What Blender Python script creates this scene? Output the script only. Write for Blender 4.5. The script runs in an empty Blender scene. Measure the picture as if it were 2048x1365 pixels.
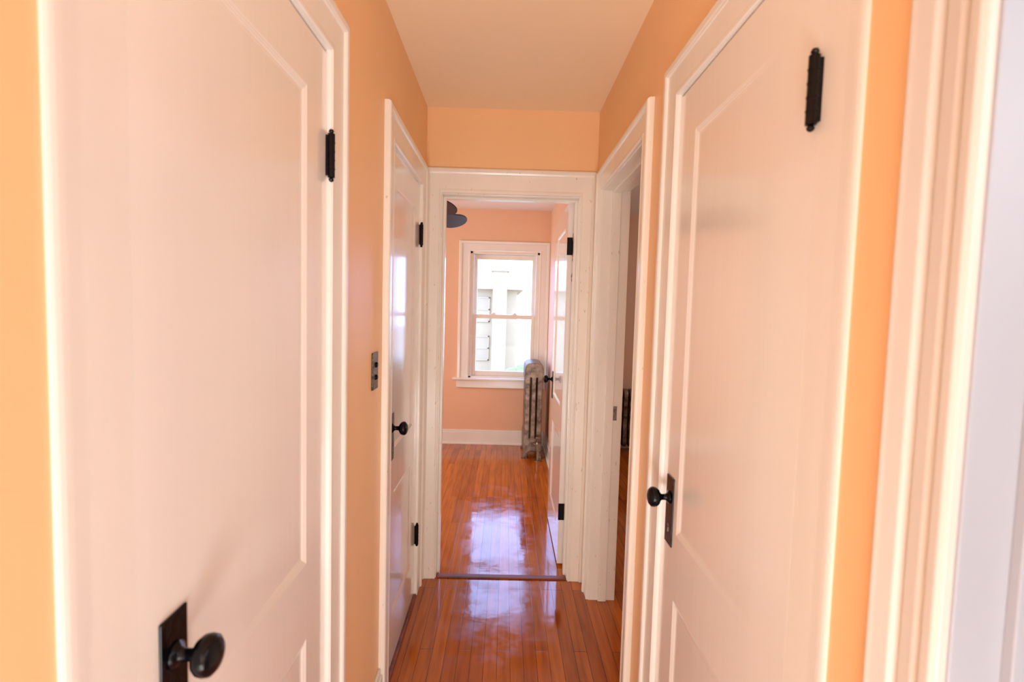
import bpy, bmesh, math, random
from mathutils import Vector, Matrix, Euler
S = bpy.context.scene
COL = S.collection
PI = math.pi
# ---------------------------------------------------------------- dimensions
XL, XR = -0.418, 0.446      # hall walls
YE, TW = 2.70, 0.13         # hall end wall, wall thickness
YW = 5.43                   # bedroom window wall
XB = -2.6                   # bedroom side wall
YN = -2.1                   # wall behind the camera
CEIL = 2.43
DH = 2.003
CAMZ = 1.44
# ---------------------------------------------------------------- materials
def new_mat(name):
    m = bpy.data.materials.new(name); m.use_nodes = True
    nt = m.node_tree; b = nt.nodes['Principled BSDF']
    return m, nt, b
def plain(name, col, rough=0.5, metal=0.0, noise=0.0, nscale=8.0, bump=0.0, bscale=60.0, coat=0.0, col2=None, stretch=None, chips=None, spec=None):
    m, nt, b = new_mat(name)
    b.inputs['Base Color'].default_value = (*col, 1)
    b.inputs['Roughness'].default_value = rough
    b.inputs['Metallic'].default_value = metal
    b.inputs['Coat Weight'].default_value = coat
    b.inputs['Coat Roughness'].default_value = 0.10
    if spec is not None: b.inputs['Specular IOR Level'].default_value = spec
    tc = nt.nodes.new('ShaderNodeTexCoord')
    src = tc.outputs['Object']
    if stretch:
        mp = nt.nodes.new('ShaderNodeMapping'); mp.inputs['Scale'].default_value = stretch
        nt.links.new(src, mp.inputs[0]); src = mp.outputs[0]
    if noise > 0 or col2:
        n = nt.nodes.new('ShaderNodeTexNoise'); n.inputs['Scale'].default_value = nscale
        n.inputs['Detail'].default_value = 5
        nt.links.new(src, n.inputs['Vector'])
        r = nt.nodes.new('ShaderNodeValToRGB')
        c2 = col2 if col2 else tuple(max(0, c*(1-noise)) for c in col)
        r.color_ramp.elements[0].position = 0.35; r.color_ramp.elements[1].position = 0.65
        r.color_ramp.elements[0].color = (*c2, 1); r.color_ramp.elements[1].color = (*col, 1)
        nt.links.new(n.outputs['Fac'], r.inputs[0]); out = r.outputs[0]
        if chips:
            n4 = nt.nodes.new('ShaderNodeTexNoise'); n4.inputs['Scale'].default_value = 75; n4.inputs['Detail'].default_value = 6
            nt.links.new(src, n4.inputs['Vector'])
            mr = nt.nodes.new('ShaderNodeMapRange'); mr.inputs[1].default_value = .69; mr.inputs[2].default_value = .72
            nt.links.new(n4.outputs['Fac'], mr.inputs[0])
            mx = nt.nodes.new('ShaderNodeMix'); mx.data_type = 'RGBA'; mx.inputs[7].default_value = (*chips, 1)
            nt.links.new(mr.outputs[0], mx.inputs[0]); nt.links.new(out, mx.inputs[6]); out = mx.outputs[2]
        nt.links.new(out, b.inputs['Base Color'])
    if bump > 0:
        n2 = nt.nodes.new('ShaderNodeTexNoise'); n2.inputs['Scale'].default_value = bscale
        n2.inputs['Detail'].default_value = 3
        nt.links.new(src, n2.inputs['Vector'])
        bp = nt.nodes.new('ShaderNodeBump'); bp.inputs['Strength'].default_value = bump
        bp.inputs['Distance'].default_value = 0.01
        nt.links.new(n2.outputs['Fac'], bp.inputs['Height']); nt.links.new(bp.outputs[0], b.inputs['Normal'])
    return m
M_wall = plain('orange_wall_paint', (0.95, 0.555, 0.26), 0.45, noise=0.03, nscale=3, bump=0.05, bscale=25)
M_wallb = plain('peach_wall_paint', (0.86, 0.49, 0.30), 0.5, noise=0.04, nscale=3, bump=0.05, bscale=25)
M_ceil = plain('hall_ceiling_paint', (0.99, 0.76, 0.50), 0.6, noise=0.02, nscale=2)
M_ceilb = plain('bedroom_ceiling_paint', (0.88, 0.78, 0.70), 0.6, noise=0.03, nscale=2)
M_trim = plain('white_trim_paint', (0.88, 0.83, 0.76), 0.26, noise=0.04, nscale=6, bump=0.10, bscale=14, stretch=(1, 1, .3), coat=.3)
M_trimn = plain('shaded_white_trim_paint', (0.66, 0.60, 0.54), 0.35, noise=0.06, nscale=6, bump=0.10, bscale=14, stretch=(1, 1, .3))  # trim white with shade mixed into the colour, for the overlit near casing
M_trimw = plain('worn_white_trim_paint', (0.92, 0.86, 0.75), 0.28, noise=0.07, nscale=6, bump=0.14, bscale=14, stretch=(1, 1, .3), coat=.3, chips=(.58, .44, .26))
M_jamb = plain('shaded_cool_jamb_paint', (0.38, 0.41, 0.47), 0.45, noise=0.06, nscale=6, bump=0.12, bscale=14, stretch=(1, 1, .3))  # shade and cool daylight tint put into the jamb's white
M_door = plain('white_door_paint', (0.90, 0.85, 0.79), 0.24, noise=0.02, nscale=4, bump=0.16, bscale=13, stretch=(1, 1, .06), coat=1)
M_black = plain('black_iron', (0.0020, 0.0020, 0.0028), 0.20, metal=0.0, bump=0.1, bscale=80, spec=.14)
M_plate = plain('antique_switch_metal', (0.15, 0.125, 0.085), 0.4, metal=0.7, col2=(0.03, 0.025, 0.02), nscale=120)
M_strike = plain('dull_brass', (0.30, 0.25, 0.18), 0.35, metal=0.8, noise=.5, nscale=60)
M_rad = plain('worn_silver_paint', (0.27, 0.21, 0.155), 0.36, metal=0.5, col2=(0.07, 0.042, 0.026), nscale=20, bump=.2, bscale=50)
M_thresh = plain('threshold_wood', (0.22, 0.035, 0.006), 0.5, noise=0.6, nscale=25, stretch=(.2, 1, 1))
M_fan = plain('dark_fan_finish', (0.012, 0.010, 0.025), 0.5, noise=.3, nscale=10)
M_cord = plain('red_cord', (0.35, 0.05, 0.03), 0.6, noise=.3, nscale=40)
M_vinyl = plain('white_sash_paint', (0.88, 0.80, 0.66), 0.4, noise=.06, nscale=12)
def floor_mat():
    m, nt, b = new_mat('oak_strip_floor')
    N = nt.nodes; L = nt.links
    tc = N.new('ShaderNodeTexCoord')
    sx = N.new('ShaderNodeSeparateXYZ'); L.new(tc.outputs['Object'], sx.inputs[0])
    cx = N.new('ShaderNodeCombineXYZ'); L.new(sx.outputs['Y'], cx.inputs['X']); L.new(sx.outputs['X'], cx.inputs['Y'])
    br = N.new('ShaderNodeTexBrick'); L.new(cx.outputs[0], br.inputs['Vector'])
    br.offset = 0.37; br.offset_frequency = 3
    br.inputs['Scale'].default_value = 1; br.inputs['Brick Width'].default_value = 1.3
    br.inputs['Row Height'].default_value = 0.054; br.inputs['Mortar Size'].default_value = 0.0012
    br.inputs['Mortar Smooth'].default_value = 0.3; br.inputs['Bias'].default_value = 0
    br.inputs['Color1'].default_value = (0.54, 0.128, 0.009, 1)
    br.inputs['Color2'].default_value = (0.34, 0.064, 0.005, 1)
    br.inputs['Mortar'].default_value = (0.045, 0.008, 0.002, 1)
    mp = N.new('ShaderNodeMapping'); mp.inputs['Scale'].default_value = (22, 1.6, 1); L.new(tc.outputs['Object'], mp.inputs[0])
    n = N.new('ShaderNodeTexNoise'); n.inputs['Scale'].default_value = 2.0; n.inputs['Detail'].default_value = 6
    L.new(mp.outputs[0], n.inputs['Vector'])
    r = N.new('ShaderNodeValToRGB'); r.color_ramp.elements[0].color = (.60, .50, .42, 1); r.color_ramp.elements[1].color = (1.06, 1.06, 1.06, 1)
    r.color_ramp.elements[0].position = .3; r.color_ramp.elements[1].position = .6
    L.new(n.outputs['Fac'], r.inputs[0])
    mx = N.new('ShaderNodeMix'); mx.data_type = 'RGBA'; mx.blend_type = 'MULTIPLY'; mx.inputs[0].default_value = 0.8
    L.new(br.outputs['Color'], mx.inputs[6]); L.new(r.outputs[0], mx.inputs[7])
    L.new(mx.outputs[2], b.inputs['Base Color'])
    n2 = N.new('ShaderNodeTexNoise'); n2.inputs['Scale'].default_value = 6; n2.inputs['Detail'].default_value = 9
    n2.inputs['Roughness'].default_value = .7
    L.new(tc.outputs['Object'], n2.inputs['Vector'])
    mr = N.new('ShaderNodeMapRange'); mr.inputs[1].default_value = .45; mr.inputs[2].default_value = .65
    mr.inputs[3].default_value = .07; mr.inputs[4].default_value = .22
    L.new(n2.outputs['Fac'], mr.inputs[0]); L.new(mr.outputs[0], b.inputs['Roughness'])
    b.inputs['Coat Weight'].default_value = 0
    b.inputs['IOR'].default_value = 1.44
    n3 = N.new('ShaderNodeTexNoise'); n3.inputs['Scale'].default_value = 9; n3.inputs['Detail'].default_value = 3
    L.new(tc.outputs['Object'], n3.inputs['Vector'])
    ad = N.new('ShaderNodeMath'); ad.operation = 'MULTIPLY_ADD'; ad.inputs[1].default_value = -0.4
    L.new(br.outputs['Fac'], ad.inputs[0]); L.new(n3.outputs['Fac'], ad.inputs[2])
    bp = N.new('ShaderNodeBump'); bp.inputs['Strength'].default_value = .09; bp.inputs['Distance'].default_value = .008
    L.new(ad.outputs[0], bp.inputs['Height']); L.new(bp.outputs[0], b.inputs['Normal'])
    return m
M_floor = floor_mat()
def glass_mat():
    m = bpy.data.materials.new('window_glass'); m.use_nodes = True
    nt = m.node_tree; nt.nodes.clear()
    o = nt.nodes.new('ShaderNodeOutputMaterial'); t = nt.nodes.new('ShaderNodeBsdfTransparent'); g = nt.nodes.new('ShaderNodeBsdfGlossy')
    g.inputs['Roughness'].default_value = .02
    x = nt.nodes.new('ShaderNodeMixShader'); x.inputs[0].default_value = .003
    nt.links.new(t.outputs[0], x.inputs[1]); nt.links.new(g.outputs[0], x.inputs[2]); nt.links.new(x.outputs[0], o.inputs[0])
    return m
M_glass = glass_mat()
def brick_mat(name, c1, c2, mo, vertical=True):
    m, nt, b = new_mat(name)
    tc = nt.nodes.new('ShaderNodeTexCoord'); sx = nt.nodes.new('ShaderNodeSeparateXYZ'); cx = nt.nodes.new('ShaderNodeCombineXYZ')
    nt.links.new(tc.outputs['Object'], sx.inputs[0])
    ad = nt.nodes.new('ShaderNodeMath'); ad.operation = 'ADD'
    nt.links.new(sx.outputs['X'], ad.inputs[0]); nt.links.new(sx.outputs['Y'], ad.inputs[1])
    nt.links.new(ad.outputs[0], cx.inputs['X']); nt.links.new(sx.outputs['Z'], cx.inputs['Y'])
    br = nt.nodes.new('ShaderNodeTexBrick'); nt.links.new(cx.outputs[0], br.inputs['Vector'])
    br.inputs['Scale'].default_value = 1; br.inputs['Brick Width'].default_value = .22; br.inputs['Row Height'].default_value = .075
    br.inputs['Mortar Size'].default_value = .008
    br.inputs['Color1'].default_value = (*c1, 1); br.inputs['Color2'].default_value = (*c2, 1); br.inputs['Mortar'].default_value = (*mo, 1)
    nt.links.new(br.outputs['Color'], b.inputs['Base Color']); b.inputs['Roughness'].default_value = .9
    return m
# ---------------------------------------------------------------- mesh helpers
def box(bm, x0, x1, y0, y1, z0, z1):
    vs = [bm.verts.new(p) for p in [(x0,y0,z0),(x1,y0,z0),(x1,y1,z0),(x0,y1,z0),(x0,y0,z1),(x1,y0,z1),(x1,y1,z1),(x0,y1,z1)]]
    for f in [(0,3,2,1),(4,5,6,7),(0,1,5,4),(1,2,6,5),(2,3,7,6),(3,0,4,7)]:
        bm.faces.new([vs[i] for i in f])
def tag(o, label=None, cat=None, kind=None, group=None):
    if label: o['label'] = label
    if cat: o['category'] = cat
    if kind: o['kind'] = kind
    if group: o['group'] = group
def mk(name, bm, mat, parent=None, label=None, cat=None, kind=None, smooth=False, bevel=0, segs=2, loc=None, group=None, recalc=True):
    if recalc: bmesh.ops.recalc_face_normals(bm, faces=bm.faces)
    me = bpy.data.meshes.new(name); bm.to_mesh(me); bm.free()
    me.materials.append(mat)
    if smooth:
        for p in me.polygons: p.use_smooth = True
    o = bpy.data.objects.new(name, me); COL.objects.link(o)
    if bevel:
        md = o.modifiers.new('bevel', 'BEVEL'); md.width = bevel; md.segments = segs; md.limit_method = 'ANGLE'; md.angle_limit = .6
    if loc: o.location = loc
    if parent: o.parent = parent
    tag(o, label, cat, kind, group)
    return o
def lathe(bm, prof, n=24, axis='Z', o=(0,0,0)):
    rings = []
    for r, h in prof:
        ring = []
        for i in range(n):
            a = 2*PI*i/n; c, s = r*math.cos(a), r*math.sin(a)
            p = {'Z': (c, s, h), 'Y': (c, h, s), 'X': (h, c, s)}[axis]
            ring.append(bm.verts.new((p[0]+o[0], p[1]+o[1], p[2]+o[2])))
        rings.append(ring)
    for a, b in zip(rings, rings[1:]):
        for i in range(n):
            bm.faces.new([a[i], a[(i+1) % n], b[(i+1) % n], b[i]])
    bm.faces.new(rings[0][::-1]); bm.faces.new(rings[-1])
def tube(bm, pts, r, n=8):
    pts = [Vector(p) for p in pts]; rings = []
    for i, p in enumerate(pts):
        d = (pts[min(i+1, len(pts)-1)] - pts[max(i-1, 0)]).normalized()
        q = d.to_track_quat('Z', 'Y')
        rings.append([bm.verts.new(p + q @ Vector((r*math.cos(2*PI*k/n), r*math.sin(2*PI*k/n), 0))) for k in range(n)])
    for a, b in zip(rings, rings[1:]):
        for i in range(n): bm.faces.new([a[i], a[(i+1) % n], b[(i+1) % n], b[i]])
    bm.faces.new(rings[0][::-1]); bm.faces.new(rings[-1])
def P(w, a, z, t):
    if w == 'L': return (XL+t, a, z)
    if w == 'R': return (XR-t, a, z)
    if w == 'E': return (a, YE-t, z)
    if w == 'W': return (a, YW-t, z)
def pbox(bm, w, a0, a1, z0, z1, t0, t1):
    p, q = P(w, a0, z0, t0), P(w, a1, z1, t1)
    box(bm, min(p[0],q[0]), max(p[0],q[0]), min(p[1],q[1]), max(p[1],q[1]), z0, z1)
def wall(name, w, a0, a1, openings, thick, mat, label):
    bm = bmesh.new(); cur = a0
    for (o0, o1, z0, z1) in sorted(openings):
        pbox(bm, w, cur, o0, 0, CEIL, -thick, 0)
        pbox(bm, w, o0, o1, z1, CEIL, -thick, 0)
        if z0 > 0: pbox(bm, w, o0, o1, 0, z0, -thick, 0)
        cur = o1
    pbox(bm, w, cur, a1, 0, CEIL, -thick, 0)
    return mk(name, bm, mat, label=label, cat='wall', kind='structure')
# ---------------------------------------------------------------- openings
J = 0.02
L1 = (0.590, 1.222); L2 = (1.90, 2.52)
R1 = (0.775, 1.405); R2 = (1.765, 2.515); RB = (-0.25, 0.490)
E1 = (-0.335, 0.358)
def op(r, h=DH): return (r[0]-J, r[1]+J, 0, h+J)
wall('wall_left', 'L', YN, YE, [op(L1), op(L2)], .12, M_wall, 'orange painted hallway wall beside white panel doors')
wall('wall_right', 'R', YN, YW, [op(RB), op(R1), op(R2)], TW, M_wall, 'orange painted hallway wall with doorways')
wall('wall_end', 'E', XB-.12, XR, [op(E1)], TW, M_wall, 'orange painted wall above the end doorway')
WX0, WX1, WZ0, WZ1 = -0.375, 0.335, 0.70, 2.005
wall('wall_window', 'W', XB-.12, 3.4, [(WX0, WX1, WZ0, WZ1)], .15, M_wallb, 'peach bedroom wall around the sash window')
def simple_wall(name, x0, x1, y0, y1, mat, label):
    bm = bmesh.new(); box(bm, x0, x1, y0, y1, 0, CEIL); return mk(name, bm, mat, label=label, cat='wall', kind='structure')
simple_wall('wall_bedroom_side', XB-.12, XB, YE+TW, YW, M_wallb, 'peach bedroom side wall')
simple_wall('wall_bedroom_lining', XR-.006, XR, YE+TW+.001, YW, M_wallb, 'peach bedroom wall beside the open door')
simple_wall('wall_near', XL-.12, 3.4, YN-.12, YN, M_wall, 'orange wall closing the hallway')
simple_wall('wall_side_room_east', 3.3, 3.42, YN, YW, M_wallb, 'peach wall of the adjoining rooms')
simple_wall('wall_side_room_divider', XR+TW, 3.3, 1.56, 1.67, M_wallb, 'peach dividing wall')
simple_wall('wall_closet_divider', XR+TW, 3.3, .60, .70, M_trim, 'off-white dividing wall')
# floors / ceilings
bm = bmesh.new(); box(bm, XL-.12, 3.42, YN-.12, YE+.02, -.1, 0)
mk('floor', bm, M_floor, label='glossy orange oak strip hallway floor', cat='floor', kind='structure')
bm = bmesh.new(); box(bm, XB-.12, 3.42, YE+.02, YW+.12, -.1, 0)
mk('floor_bedroom', bm, M_floor, label='glossy orange oak strip bedroom floor', cat='floor', kind='structure')
bm = bmesh.new(); box(bm, XL-.12, 3.42, YN-.12, YE+.06, CEIL, CEIL+.1)
mk('ceiling', bm, M_ceil, label='pale orange painted hallway ceiling', cat='ceiling', kind='structure')
bm = bmesh.new(); box(bm, XB-.12, 3.42, YE+.06, YW+.15, CEIL, CEIL+.1)
mk('ceiling_bedroom', bm, M_ceilb, label='pale pinkish bedroom ceiling', cat='ceiling', kind='structure')
bm = bmesh.new(); box(bm, E1[0]+.002, E1[1]-.002, YE-.004, YE+.034, .0, .008)
mk('trim_threshold', bm, M_thresh, label='worn reddish brown wooden threshold strip', cat='threshold', kind='structure', bevel=.004)
bm = bmesh.new(); box(bm, XL-.10, XL+.012, L2[0]+.002, L2[1]-.002, 0, .012)
mk('trim_threshold.001', bm, M_thresh, label='reddish wooden sill under the closet door', cat='threshold', kind='structure', bevel=.004)
# ---------------------------------------------------------------- casings
PROF = [(0,0),(0,.010),(.004,.014),(.012,.014),(.016,.012),(.080,.014),(.083,.019),(.088,.022),(.102,.022),(.107,.020),(.110,.014),(.110,0)]
PFLAT = [(0,0),(0,.001),(.004,.0011),(.012,.0013),(.020,.0016),(.070,.0035),(.083,.0045),(.092,.0052),(.100,.0054),(.106,.0046),(.110,.003),(.110,0)]
PRIB = [(0,0),(0,.009),(.006,.014),(.018,.014),(.023,.003),(.032,.011),(.050,.011),(.054,.001),(.064,.013),(.084,.016),(.092,.018),(.110,.018)]
PRIB[-1] = (.110, 0)
def casing(name, w, a0, a1, zt, width=.11, hw=None, stop=None, depth=TW, flat=False, prof=None, mat=None, jamb=None, label='white painted wooden door casing with raised outer band'):
    bm = bmesh.new(); s = width/.11; hs = (hw or width)/.11
    prof = prof or PROF
    st = []
    for k in range(4):
        ring = []
        for u, t in (PFLAT if (flat and k < 2) else prof):
            U = u*s+.004; H = u*hs+.004
            if flat and k < 2: U = u*s
            a = a0-U if k < 2 else a1+U
            z = zt+H if k in (1, 2) else 0.0
            ring.append(bm.verts.new(P(w, a, z, t)))
        st.append(ring)
    for A, B in zip(st, st[1:]):
        for i in range(len(prof)-1): bm.faces.new([A[i], A[i+1], B[i+1], B[i]])
    bm.faces.new(st[0]); bm.faces.new(st[-1][::-1])
    b0 = bm
    if jamb: bm = bmesh.new()
    pbox(bm, w, a0-J, a0, 0, zt+J, -depth, .0005); pbox(bm, w, a1, a1+J, 0, zt+J, -depth, .001); pbox(bm, w, a0, a1, zt, zt+J, -depth, .001)
    if stop:
        t0, t1 = stop
        pbox(bm, w, a0, a0+.012, 0, zt, t0, t1); pbox(bm, w, a1-.012, a1, 0, zt, t0, t1); pbox(bm, w, a0+.012, a1-.012, zt-.012, zt, t0, t1)
    o = mk(name, b0, mat or M_trim, label=label, cat='door trim', kind='structure', bevel=0 if flat else .0015, segs=2)
    if jamb: mk('door_jamb', bm, jamb, parent=o, label='white door jamb with cool shade in its colour', bevel=.0015)
    return o
casing('trim_1', 'L', *L1, DH, width=.106, stop=(-.085, -.041), depth=.12, flat=True)
casing('trim_2', 'L', *L2, DH, stop=(-.085, -.041), depth=.12, mat=M_trimw)
casing('trim_3', 'R', *R1, DH, width=.10, stop=(-.085, -.041), flat=True)
t4 = casing('trim_4', 'R', *R2, DH, width=.088, hw=.10, stop=(-.085, -.045), mat=M_trimw, label='worn white painted casing around open side doorway')
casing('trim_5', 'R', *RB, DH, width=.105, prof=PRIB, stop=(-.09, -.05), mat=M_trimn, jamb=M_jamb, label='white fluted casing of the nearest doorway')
casing('trim_6', 'E', *E1, DH, width=.078, hw=.125, stop=(-.09, -.05), mat=M_trimw, label='worn white painted casing of the end doorway')
# ---------------------------------------------------------------- doors
def door(name, w, origin, rotz, hinges=(1.715, .255), label='', front_hinge=True, kz=.955, kx=.062, flo=1, fhi=1):
    # flo / fhi : depth of the panel moulding at the latch / hinge side (relief faded in shape to imitate flat light at near edges)
    t = .035; H = DH-.006; z0 = .008
    st = .115
    bm = bmesh.new()
    panels = [(st, w-st, .20, .705), (st, w-st, .875, H-.115)]
    box(bm, 0, st, 0, t, z0, H); box(bm, w-st, w, 0, t, z0, H)
    for a, b in [(z0, .20), (.705, .875), (H-.115, H)]: box(bm, st, w-st, 0, t, a, b)
    for (u0, u1, a, b) in panels:
        for side in (0, 1):
            y0 = 0 if side == 0 else t
            sg = 1 if side == 0 else -1
            rings = []
            for ins, d in [(0, 0), (.004, .0015), (.010, .0034), (.015, .0056), (.021, .0063)]:
                yl = y0+sg*d*flo; yh = y0+sg*d*fhi
                lo = ins if flo == 1 else ins*.02
                hi = ins if fhi == 1 else ins*.02
                rings.append([bm.verts.new(p) for p in [(u0+lo,yl,a+ins),(u1-hi,yh,a+ins),(u1-hi,yh,b-ins),(u0+lo,yl,b-ins)]])
            for A, B in zip(rings, rings[1:]):
                for i in range(4):
                    bm.faces.new([A[i], A[(i+1) % 4], B[(i+1) % 4], B[i]])
            bm.faces.new(rings[-1])
    o = mk(name, bm, M_door, label=label, cat='door', kind='structure')
    o.location = origin; o.rotation_euler = (0, 0, rotz)
    for hz in hinges:
        b2 = bmesh.new()
        hy = -.011 if front_hinge else t+.006
        hx = w+.002
        lathe(b2, [(.0005, hz-.010), (.0045, hz-.008), (.0062, hz-.004), (.0035, hz-.001), (.0080, hz), (.0080, hz+.098), (.0035, hz+.099), (.0062, hz+.103), (.0045, hz+.107), (.0005, hz+.109)], 16, 'Z', (hx, hy, 0))
        for k in range(1, 5):
            lathe(b2, [(.0088, hz+.098*k/5-.001), (.0088, hz+.098*k/5+.001)], 16, 'Z', (hx, hy, 0))
        if front_hinge:
            box(b2, hx-.008, hx+.006, -.006, .001, hz+.004, hz+.094)
        else:
            box(b2, hx-.0035, hx-.0005, -.002, t+.002, hz+.002, hz+.096)
            box(b2, hx-.004, hx+.028, t+.006, t+.009, hz+.002, hz+.096)
        mk('hinge', b2, M_black, parent=o, label='black iron butt hinge with ball tips')
    for sgn, yb in ((-1, 0),) if front_hinge else ((-1, 0), (1, t)):
        b2 = bmesh.new(); y0, y1 = sorted((yb, yb+sgn*.004)); box(b2, kx-.027, kx+.027, y0, y1, kz-.125, kz+.055)
        mk('escutcheon', b2, M_black, parent=o, bevel=.0015, label='black rectangular backplate with keyhole')
        b2 = bmesh.new()
        prof = [(.017, .004), (.017, .007), (.011, .010), (.008, .015), (.008, .025), (.012, .029), (.020, .033), (.0248, .039), (.0262, .046), (.0248, .053), (.019, .058), (.010, .061), (.001, .062)]
        lathe(b2, [(r, yb+sgn*h) for r, h in prof], 32, 'Y', (kx, 0, kz))
        mk('doorknob', b2, M_black, parent=o, smooth=True, label='round black metal doorknob')
        b2 = bmesh.new(); y0, y1 = sorted((yb+sgn*.0035, yb+sgn*.0055))
        lathe(b2, [(.005, y0), (.005, y1)], 12, 'Y', (kx, 0, kz-.075)); box(b2, kx-.002, kx+.002, y0, y1, kz-.092, kz-.075)
        mk('keyhole', b2, M_strike, parent=o, label='small brass keyhole')
    return o
g = .0006
door('door_1', L1[1]-L1[0]-2*g, (XL+.001, L1[0]+g, 0), PI/2, kz=.983, kx=.062, hinges=(1.724, .255), flo=0, label='white two-panel wooden door with black knob and hinges')
door('door_2', L2[1]-L2[0]-2*g, (XL-.002, L2[0]+g, .008), PI/2, kz=.965, label='white two-panel closet door beside the light switch')
door('door_3', R1[1]-R1[0]-2*g, (XR-.001, R1[1]-g, 0), -PI/2, kz=.955, fhi=0, label='white two-panel wooden door with black backplate')
dw = .665
door('door_4', dw, (.322, YE+TW+.022+dw, .008), -PI/2, front_hinge=False, kz=.965, hinges=(1.72, .255), label='white bedroom door standing open against the wall')
b2 = bmesh.new(); box(b2, XR+.075, XR+.105, R2[1]-.0025, R2[1], .905, .975); mk('strike_plate', b2, M_strike, parent=t4, bevel=.001, label='small worn metal strike plate')
b2 = bmesh.new(); tube(b2, [(.352+.006*math.sin(i*1.3), YE+.118+.003*math.cos(i), 1.90-.022*i) for i in range(16)], .0025)
mk('cord', b2, M_cord, label='thin red cord hanging by the door hinge', cat='cord')
# switch
b2 = bmesh.new(); box(b2, XL, XL+.006, 1.645, 1.712, 1.165, 1.285)
sw = mk('light_switch', b2, M_plate, label='ornate antique metal push-button switch plate on orange wall', cat='light switch', bevel=.003)
for z in (1.245, 1.205):
    b2 = bmesh.new(); lathe(b2, [(.009, XL+.004), (.009, XL+.010), (.006, XL+.013)], 16, 'X', (0, 1.678, z)); mk('push_button', b2, M_black, parent=sw, smooth=False)
# ---------------------------------------------------------------- baseboards
def baseboard(name, w, a0, a1, label='white painted baseboard'):
    bm = bmesh.new()
    pbox(bm, w, a0, a1, 0, .13, 0, .016); pbox(bm, w, a0, a1, .13, .152, 0, .010); pbox(bm, w, a0, a1, 0, .018, .016, .028)
    mk(name, bm, M_trim, label=label, cat='baseboard', kind='structure', bevel=.003)
baseboard('baseboard_left', 'L', L1[1]+.118, L2[0]-.118)
baseboard('baseboard_right', 'R', YE+TW+.001, YW-.03)
baseboard('baseboard_window', 'W', XB, XR-.02)
baseboard('baseboard_hall', 'R', R1[1]+.108, R2[0]-.096)
baseboard('baseboard_side_room', 'W', XR+TW, 3.3)
# ---------------------------------------------------------------- window
bm = bmesh.new()
prof = [(0,0),(0,.016),(.012,.018),(.016,.014),(.075,.016),(.080,.026),(.100,.028),(.105,.02),(.105,0)]
st = []
for k in range(4):
    ring = []
    for u, t in prof:
        a = WX0-u*1.1 if k < 2 else WX1+u
        z = WZ1+u if k in (1, 2) else WZ0
        ring.append(bm.verts.new(P('W', a, z, t)))
    st.append(ring)
for A, B in zip(st, st[1:]):
    for i in range(len(prof)-1): bm.faces.new([A[i], A[i+1], B[i+1], B[i]])
bm.faces.new(st[0]); bm.faces.new(st[-1][::-1])
win = mk('window_1', bm, M_trim, label='white double-hung sash window with deep casing', cat='window', kind='structure', bevel=.0015)
bm = bmesh.new()
pbox(bm, 'W', WX0, WX0+.022, WZ0, WZ1, -.15, 0); pbox(bm, 'W', WX1-.022, WX1, WZ0, WZ1, -.15, 0); pbox(bm, 'W', WX0, WX1, WZ1-.022, WZ1, -.15, 0); pbox(bm, 'W', WX0, WX1, WZ0, WZ0+.018, -.15, 0)
for a in (WX0+.022, WX1-.034):
    pbox(bm, 'W', a, a+.012, WZ0, WZ1-.022, -.030, -.012); pbox(bm, 'W', a, a+.012, WZ0, WZ1-.022, -.074, -.068)
mk('window_frame', bm, M_vinyl, parent=win)
bm = bmesh.new(); pbox(bm, 'W', WX0-.16, XR-.02, WZ0-.020, WZ0+.002, -.02, .050)
mk('window_stool', bm, M_trim, parent=win, bevel=.006, label='white window stool')
bm = bmesh.new(); pbox(bm, 'W', WX0-.12, WX1+.09, WZ0-.10, WZ0-.020, 0, .018); pbox(bm, 'W', WX0-.12, WX1+.09, WZ0-.10, WZ0-.088, .018, .024)
mk('window_apron', bm, M_trim, parent=win, bevel=.002)
def sash(z0, z1, t, top, bot, side, nm):
    a0, a1 = WX0+.034, WX1-.034
    bm = bmesh.new()
    pbox(bm, 'W', a0, a0+side, z0, z1, t-.034, t); pbox(bm, 'W', a1-side, a1, z0, z1, t-.034, t)
    pbox(bm, 'W', a0+side, a1-side, z1-top, z1, t-.034, t); pbox(bm, 'W', a0+side, a1-side, z0, z0+bot, t-.034, t)
    o = mk(nm, bm, M_vinyl, parent=win, bevel=.003)
    bm = bmesh.new(); pbox(bm, 'W', a0+side-.004, a1-side+.004, z0+bot-.004, z1-top+.004, t-.019, t-.016)
    mk('glass_pane', bm, M_glass, parent=o)
    return o
ml = WZ0 + .645
sash(ml-.02, WZ1-.024, -.076, .05, .036, .036, 'upper_sash')
ls = sash(WZ0+.019, ml+.016, -.032, .042, .052, .036, 'lower_sash')
for x in (-.13, .09):
    b2 = bmesh.new(); pbox(b2, 'W', x-.03, x+.03, ml+.016, ml+.022, -.062, -.034)
    lathe(b2, [(.014, ml+.022), (.014, ml+.034), (.009, ml+.038)], 14, 'Z', (x, YW+.048, 0)); pbox(b2, 'W', x-.004, x+.032, ml+.026, ml+.033, -.054, -.042)
    mk('sash_lock', b2, M_vinyl, parent=ls)
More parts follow.
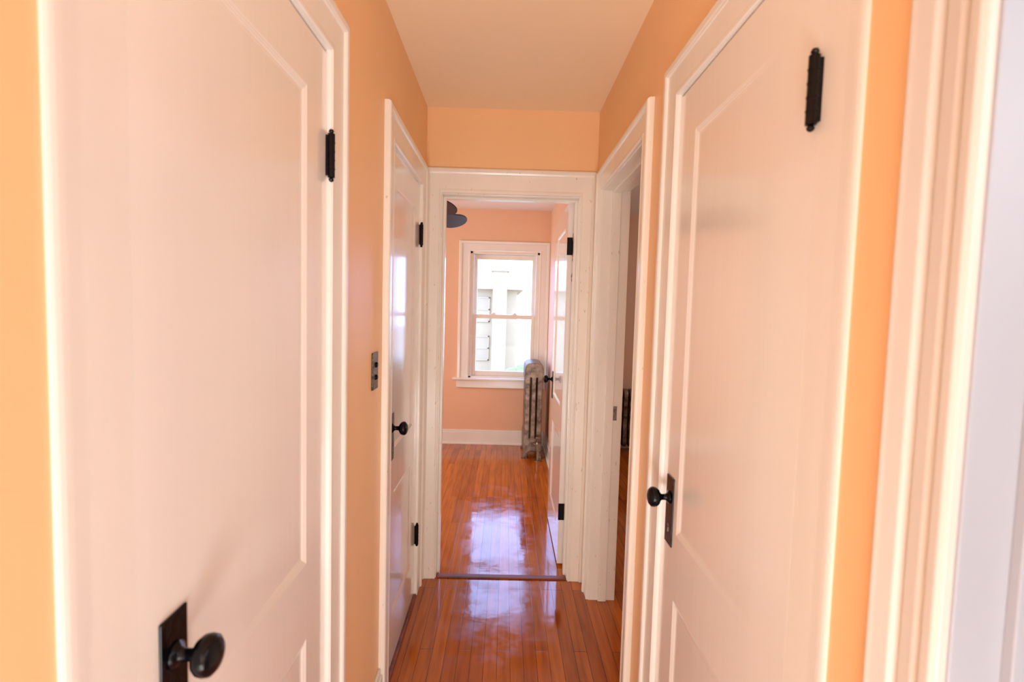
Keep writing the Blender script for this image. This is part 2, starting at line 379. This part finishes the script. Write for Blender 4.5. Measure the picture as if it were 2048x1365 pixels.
# ---------------------------------------------------------------- radiator
def section_mesh(name, W, H, feet=True, ex=.020):
    cu = bpy.data.curves.new(name, 'CURVE'); cu.dimensions = '2D'; cu.fill_mode = 'BOTH'; cu.extrude = ex-.006; cu.bevel_depth = .006; cu.bevel_resolution = 2
    def spl(pts):
        s = cu.splines.new('POLY'); s.points.add(len(pts)-1)
        for p, q in zip(s.points, pts): p.co = (q[0], q[1], 0, 1)
        s.use_cyclic_u = True
    def rr(x0, x1, y0, y1, r, n=6):
        out = []
        for cx, cy, a0 in ((x1-r, y1-r, 0), (x0+r, y1-r, 90), (x0+r, y0+r, 180), (x1-r, y0+r, 270)):
            for i in range(n+1):
                a = math.radians(a0+90*i/n); out.append((cx+r*math.cos(a), cy+r*math.sin(a)))
        return out
    zb = .075
    h = W/2
    outer = []
    for i in range(17):     # flattened arch top
        a = PI*i/16; c, s = math.cos(a), math.sin(a)
        outer.append((h*.95*math.copysign(abs(c)**.6, c), H-.075+.075*abs(s)**.6))
    outer += [(-h*.93, H-.16), (-h*.86, H-.20), (-h*.86, .24), (-h*.95, .19), (-h*.95, zb+.02)]
    if feet: outer += [(-h*.90, .03), (-h*1.08, .004), (-h*.55, .004), (-h*.62, .05), (-h*.35, zb)]
    else: outer += [(-h*.8, zb)]
    if feet: outer += [(h*.35, zb), (h*.62, .05), (h*.55, .004), (h*1.08, .004), (h*.90, .03)]
    else: outer += [(h*.8, zb)]
    outer += [(h*.95, zb+.02), (h*.95, .19), (h*.86, .24), (h*.86, H-.20), (h*.93, H-.16)]
    spl(outer)
    for x in (-h*.32, h*.32):
        spl(rr(x-.013, x+.013, .19, H-.13, .0125))
    tmp = bpy.data.objects.new('tmp', cu); COL.objects.link(tmp)
    bpy.context.view_layer.update()
    me = bpy.data.meshes.new_from_object(tmp.evaluated_get(bpy.context.evaluated_depsgraph_get()))
    bpy.data.objects.remove(tmp)
    me.transform(Matrix.Rotation(PI/2, 4, 'X'))
    me.materials.clear(); me.materials.append(M_rad)
    bm = bmesh.new(); bm.from_mesh(me)
    for zz in (H-.065, .13):
        lathe(bm, [(.028, -.023), (.028, .023)], 20, 'Y', (0, 0, zz)); lathe(bm, [(.016, -.033), (.016, .033)], 20, 'Y', (0, 0, zz))
    bm.to_mesh(me); bm.free()
    return me
def radiator(loc, rotz, W, H, n, label):
    e = bpy.data.objects.new('radiator', None); COL.objects.link(e); e.location = loc; e.rotation_euler = (0, 0, rotz); e.empty_display_size = .1
    tag(e, label, 'radiator')
    me_f = section_mesh('radiator_section', W, H, True); me_n = section_mesh('radiator_section_mid', W, H, False)
    for i in range(n):
        o = bpy.data.objects.new('radiator_section', me_f if i in (0, n-1) else me_n); COL.objects.link(o)
        o.location = (0, .03+.06*i, 0); o.parent = e
    b2 = bmesh.new()
    tube(b2, [(.05, -.06, 0), (.05, -.06, .10), (.05, -.06, .14), (.04, -.045, .15), (.02, -.02, .15), (0, .02, .145)], .013, 10)
    lathe(b2, [(.022, .10), (.024, .115), (.024, .165), (.018, .18), (.008, .185), (.008, .21), (.024, .212), (.026, .222), (.020, .23)], 16, 'Z', (.05, -.06, 0))
    lathe(b2, [(.03, .0), (.03, .006)], 16, 'Z', (.05, -.06, 0))
    mk('radiator_valve', b2, M_strike, parent=e, smooth=False, label='brass steam valve with pipe')
    return e
radiator((.285, 4.93, 0), 0, .175, .915, 7, 'tall worn silver cast-iron radiator beside the window')
radiator((1.02, 5.28, 0), -PI/2, .15, .64, 9, 'low silver cast-iron radiator in the side room')
# ---------------------------------------------------------------- ceiling fan
FZ = 2.135
fan = bpy.data.objects.new('ceiling_fan', None); COL.objects.link(fan); fan.location = (-.90, 4.10, CEIL)
tag(fan, 'dark ceiling fan with rounded blades hanging from the bedroom ceiling', 'ceiling fan')
dz = FZ-CEIL+.205
b2 = bmesh.new(); lathe(b2, [(.065, 0), (.06, -.03), (.02, -.045), (.014, -.05), (.014, -.12+dz), (.05, -.13+dz)], 24); mk('canopy', b2, M_fan, parent=fan)
b2 = bmesh.new(); lathe(b2, [(.05, -.12+dz), (.11, -.14+dz), (.125, -.18+dz), (.125, -.23+dz), (.09, -.26+dz), (.03, -.275+dz), (.001, -.28+dz)], 28); mk('motor_housing', b2, M_fan, parent=fan, smooth=True)
me = None
for i in range(5):
    if me is None:
        b2 = bmesh.new(); pts = []
        for k in range(17):
            a = -PI/2+PI*k/16; pts.append((.54+.115*math.cos(a), .115*math.sin(a)))
        pts += [(.24, .075), (.17, .03), (.17, -.03), (.24, -.075)]
        v = [b2.verts.new((x, y, 0)) for x, y in pts]; f = b2.faces.new(v)
        r = bmesh.ops.extrude_face_region(b2, geom=[f]); bmesh.ops.translate(b2, verts=[q for q in r['geom'] if isinstance(q, bmesh.types.BMVert)], vec=(0, 0, .010))
        box(b2, .10, .24, -.018, .018, -.006, 0)
        bl = mk('fan_blade', b2, M_fan, parent=fan, bevel=.003); me = bl.data
    else:
        bl = bpy.data.objects.new('fan_blade', me); COL.objects.link(bl); bl.parent = fan
        md = bl.modifiers.new('bevel', 'BEVEL'); md.width = .003; md.segments = 2; md.limit_method = 'ANGLE'
    bl.location = (0, 0, FZ-CEIL); bl.rotation_euler = (math.radians(-20), 0, math.radians(-38+72*i))
# ---------------------------------------------------------------- exterior
M_brick = brick_mat('pale_red_brick', (.43, .295, .15), (.40, .275, .14), (.45, .32, .165))
M_stucco = plain('pale_house_wall', (.50, .375, .195), .9, noise=.05, nscale=3)
M_roof = plain('terracotta_roof', (.47, .29, .145), .9, noise=.15, nscale=12)
M_dark = plain('dull_window_glass', (.485, .36, .195), .7, noise=.06, nscale=3)
M_frame = plain('pale_window_trim', (.51, .39, .20), .7, noise=.05, nscale=3)
M_hedge = plain('hedge_leaves', (.25, .29, .09), .9, noise=.35, nscale=20, bump=.8, bscale=30)
M_ground = plain('pale_pavement', (.48, .42, .25), .9, noise=.1, nscale=2)
GZ = -0.95
bm = bmesh.new(); box(bm, -20, 20, YW+.5, 60, GZ-.1, GZ); mk('ground', bm, M_ground, label='pale pavement outside the window', cat='ground', kind='structure')
bm = bmesh.new(); box(bm, -6, .35, 17, 24, GZ, 2.05)
house = mk('neighbor_house', bm, M_stucco, label='pale brick house with terracotta roof across the street', cat='house')
bm = bmesh.new()
v = [bm.verts.new(p) for p in [(-6.3,16.7,2.0),(.55,16.7,2.0),(.55,20,3.0),(-6.3,20,3.0),(-6.3,24.3,2.0),(.55,24.3,2.0)]]
for f in ((0,1,2,3),(3,2,5,4),(1,5,2),(0,3,4),(0,4,5,1)): bm.faces.new([v[i] for i in f])
mk('roof', bm, M_roof, parent=house)
bm = bmesh.new(); box(bm, -.42, .02, 16.3, 17.0, GZ, 2.55); box(bm, -.47, .07, 16.25, 17.05, 2.55, 2.65)
mk('chimney', bm, M_brick, parent=house, label='reddish brick chimney stack')
for x0, z0 in ((-1.0, -.3), (-1.0, .95)):
    bm = bmesh.new(); box(bm, x0+.04, x0+.44, 16.97, 17, z0+.04, z0+.76); o = mk('house_window', bm, M_dark, parent=house)
    bm = bmesh.new()
    for b in ((x0, x0+.04, z0, z0+.8), (x0+.44, x0+.48, z0, z0+.8), (x0, x0+.48, z0, z0+.04), (x0, x0+.48, z0+.76, z0+.8), (x0, x0+.48, z0+.38, z0+.42)): box(bm, b[0], b[1], 16.95, 17, b[2], b[3])
    mk('house_window_frame', bm, M_frame, parent=o)
random.seed(4)
bm = bmesh.new()
bmesh.ops.create_icosphere(bm, subdivisions=4, radius=1)
for v in bm.verts:
    n = v.co.normalized(); k = 1+.10*math.sin(9*n.x+4*n.z)*math.cos(11*n.y)+random.uniform(-.05, .05)
    v.co = Vector((n.x*1.2*k, n.y*.5*k, n.z*.42*k))
mk('hedge', bm, M_hedge, label='green leafy hedge outside the window', cat='hedge', loc=(1.12, 14.5, GZ+.42))
# ---------------------------------------------------------------- lights
w = bpy.data.worlds.new('World'); S.world = w; w.use_nodes = True
bg = w.node_tree.nodes['Background']; bg.inputs[0].default_value = (.46, .66, 1.4, 1); bg.inputs[1].default_value = 5.4
def area(name, loc, direction, sx, sy, power, col, portal=False):
    l = bpy.data.lights.new(name, 'AREA'); l.shape = 'RECTANGLE'; l.size = sx; l.size_y = sy; l.energy = power; l.color = col
    if portal: l.cycles.is_portal = True
    o = bpy.data.objects.new(name, l); COL.objects.link(o); o.location = loc
    o.rotation_euler = Vector(direction).to_track_quat('-Z', 'Z').to_euler()
    return o
area('window_portal', (-.02, YW+.16, 1.34), (0, -1, 0), .72, 1.3, 1, (1, 1, 1), True)
area('bedroom_daylight', (XB+.1, 4.1, 1.45), (1, 0, -.1), 1.2, 1.2, 25, (1, .99, .97))
area('hall_daylight', (0.05, YN+.1, 1.5), (0, 1, 0), .75, 1.6, 5, (1, .98, .97))
area('doorway_fill', (XR-.005, -.30, 1.5), (-1, .55, .15), .40, 1.5, 3.9, (.95, .97, 1))  # added panel in the doorway plane, throws light sideways onto the left wall
area('left_wall_fill', (XL+.01, -.30, 1.5), (1, .6, .15), .45, 1.5, 4.4, (1, .98, .98))  # added fill in front of solid wall, lights the right side
area('near_room_daylight', (2.6, -.3, 1.5), (-1, .12, 0), 1.3, 1.5, 2.0, (.50, .70, 1))
area('side_room_daylight', (3.1, 3.6, 1.5), (-1, 0, 0), 1.1, 1.3, 9, (.88, .94, 1))
area('ceiling_fill', (0, -.60, .22), (0, .9, 1), .7, 1.0, 26, (1, .98, .97))  # unseen fill added low behind the camera to brighten the ceiling
# ---------------------------------------------------------------- camera
FPX = 1050; VPX, VPY = 1012, 615; roll = math.radians(1.55)
cam = bpy.data.cameras.new('camera'); co = bpy.data.objects.new('camera', cam); COL.objects.link(co); S.camera = co
cam.sensor_width = 36; cam.sensor_fit = 'HORIZONTAL'; cam.lens = FPX/2048*36; cam.clip_start = .02
dx, dy = VPX-1024, VPY-682.5
ux = dx*math.cos(roll)+dy*math.sin(roll); uy = -dx*math.sin(roll)+dy*math.cos(roll)
yaw = math.atan(-ux/FPX); pitch = math.atan(-uy/FPX)
R = Matrix.Rotation(-yaw, 4, 'Z') @ Matrix.Rotation(PI/2-pitch, 4, 'X') @ Matrix.Rotation(roll, 4, 'Z')
co.matrix_world = Matrix.Translation((0, 0, CAMZ)) @ R
cam.dof.use_dof = True; cam.dof.focus_distance = 3.0; cam.dof.aperture_fstop = 4.0
S.view_settings.view_transform = 'Standard'
S.view_settings.look = 'None'
S.view_settings.gamma = 1.14
S.view_settings.exposure = 0.47
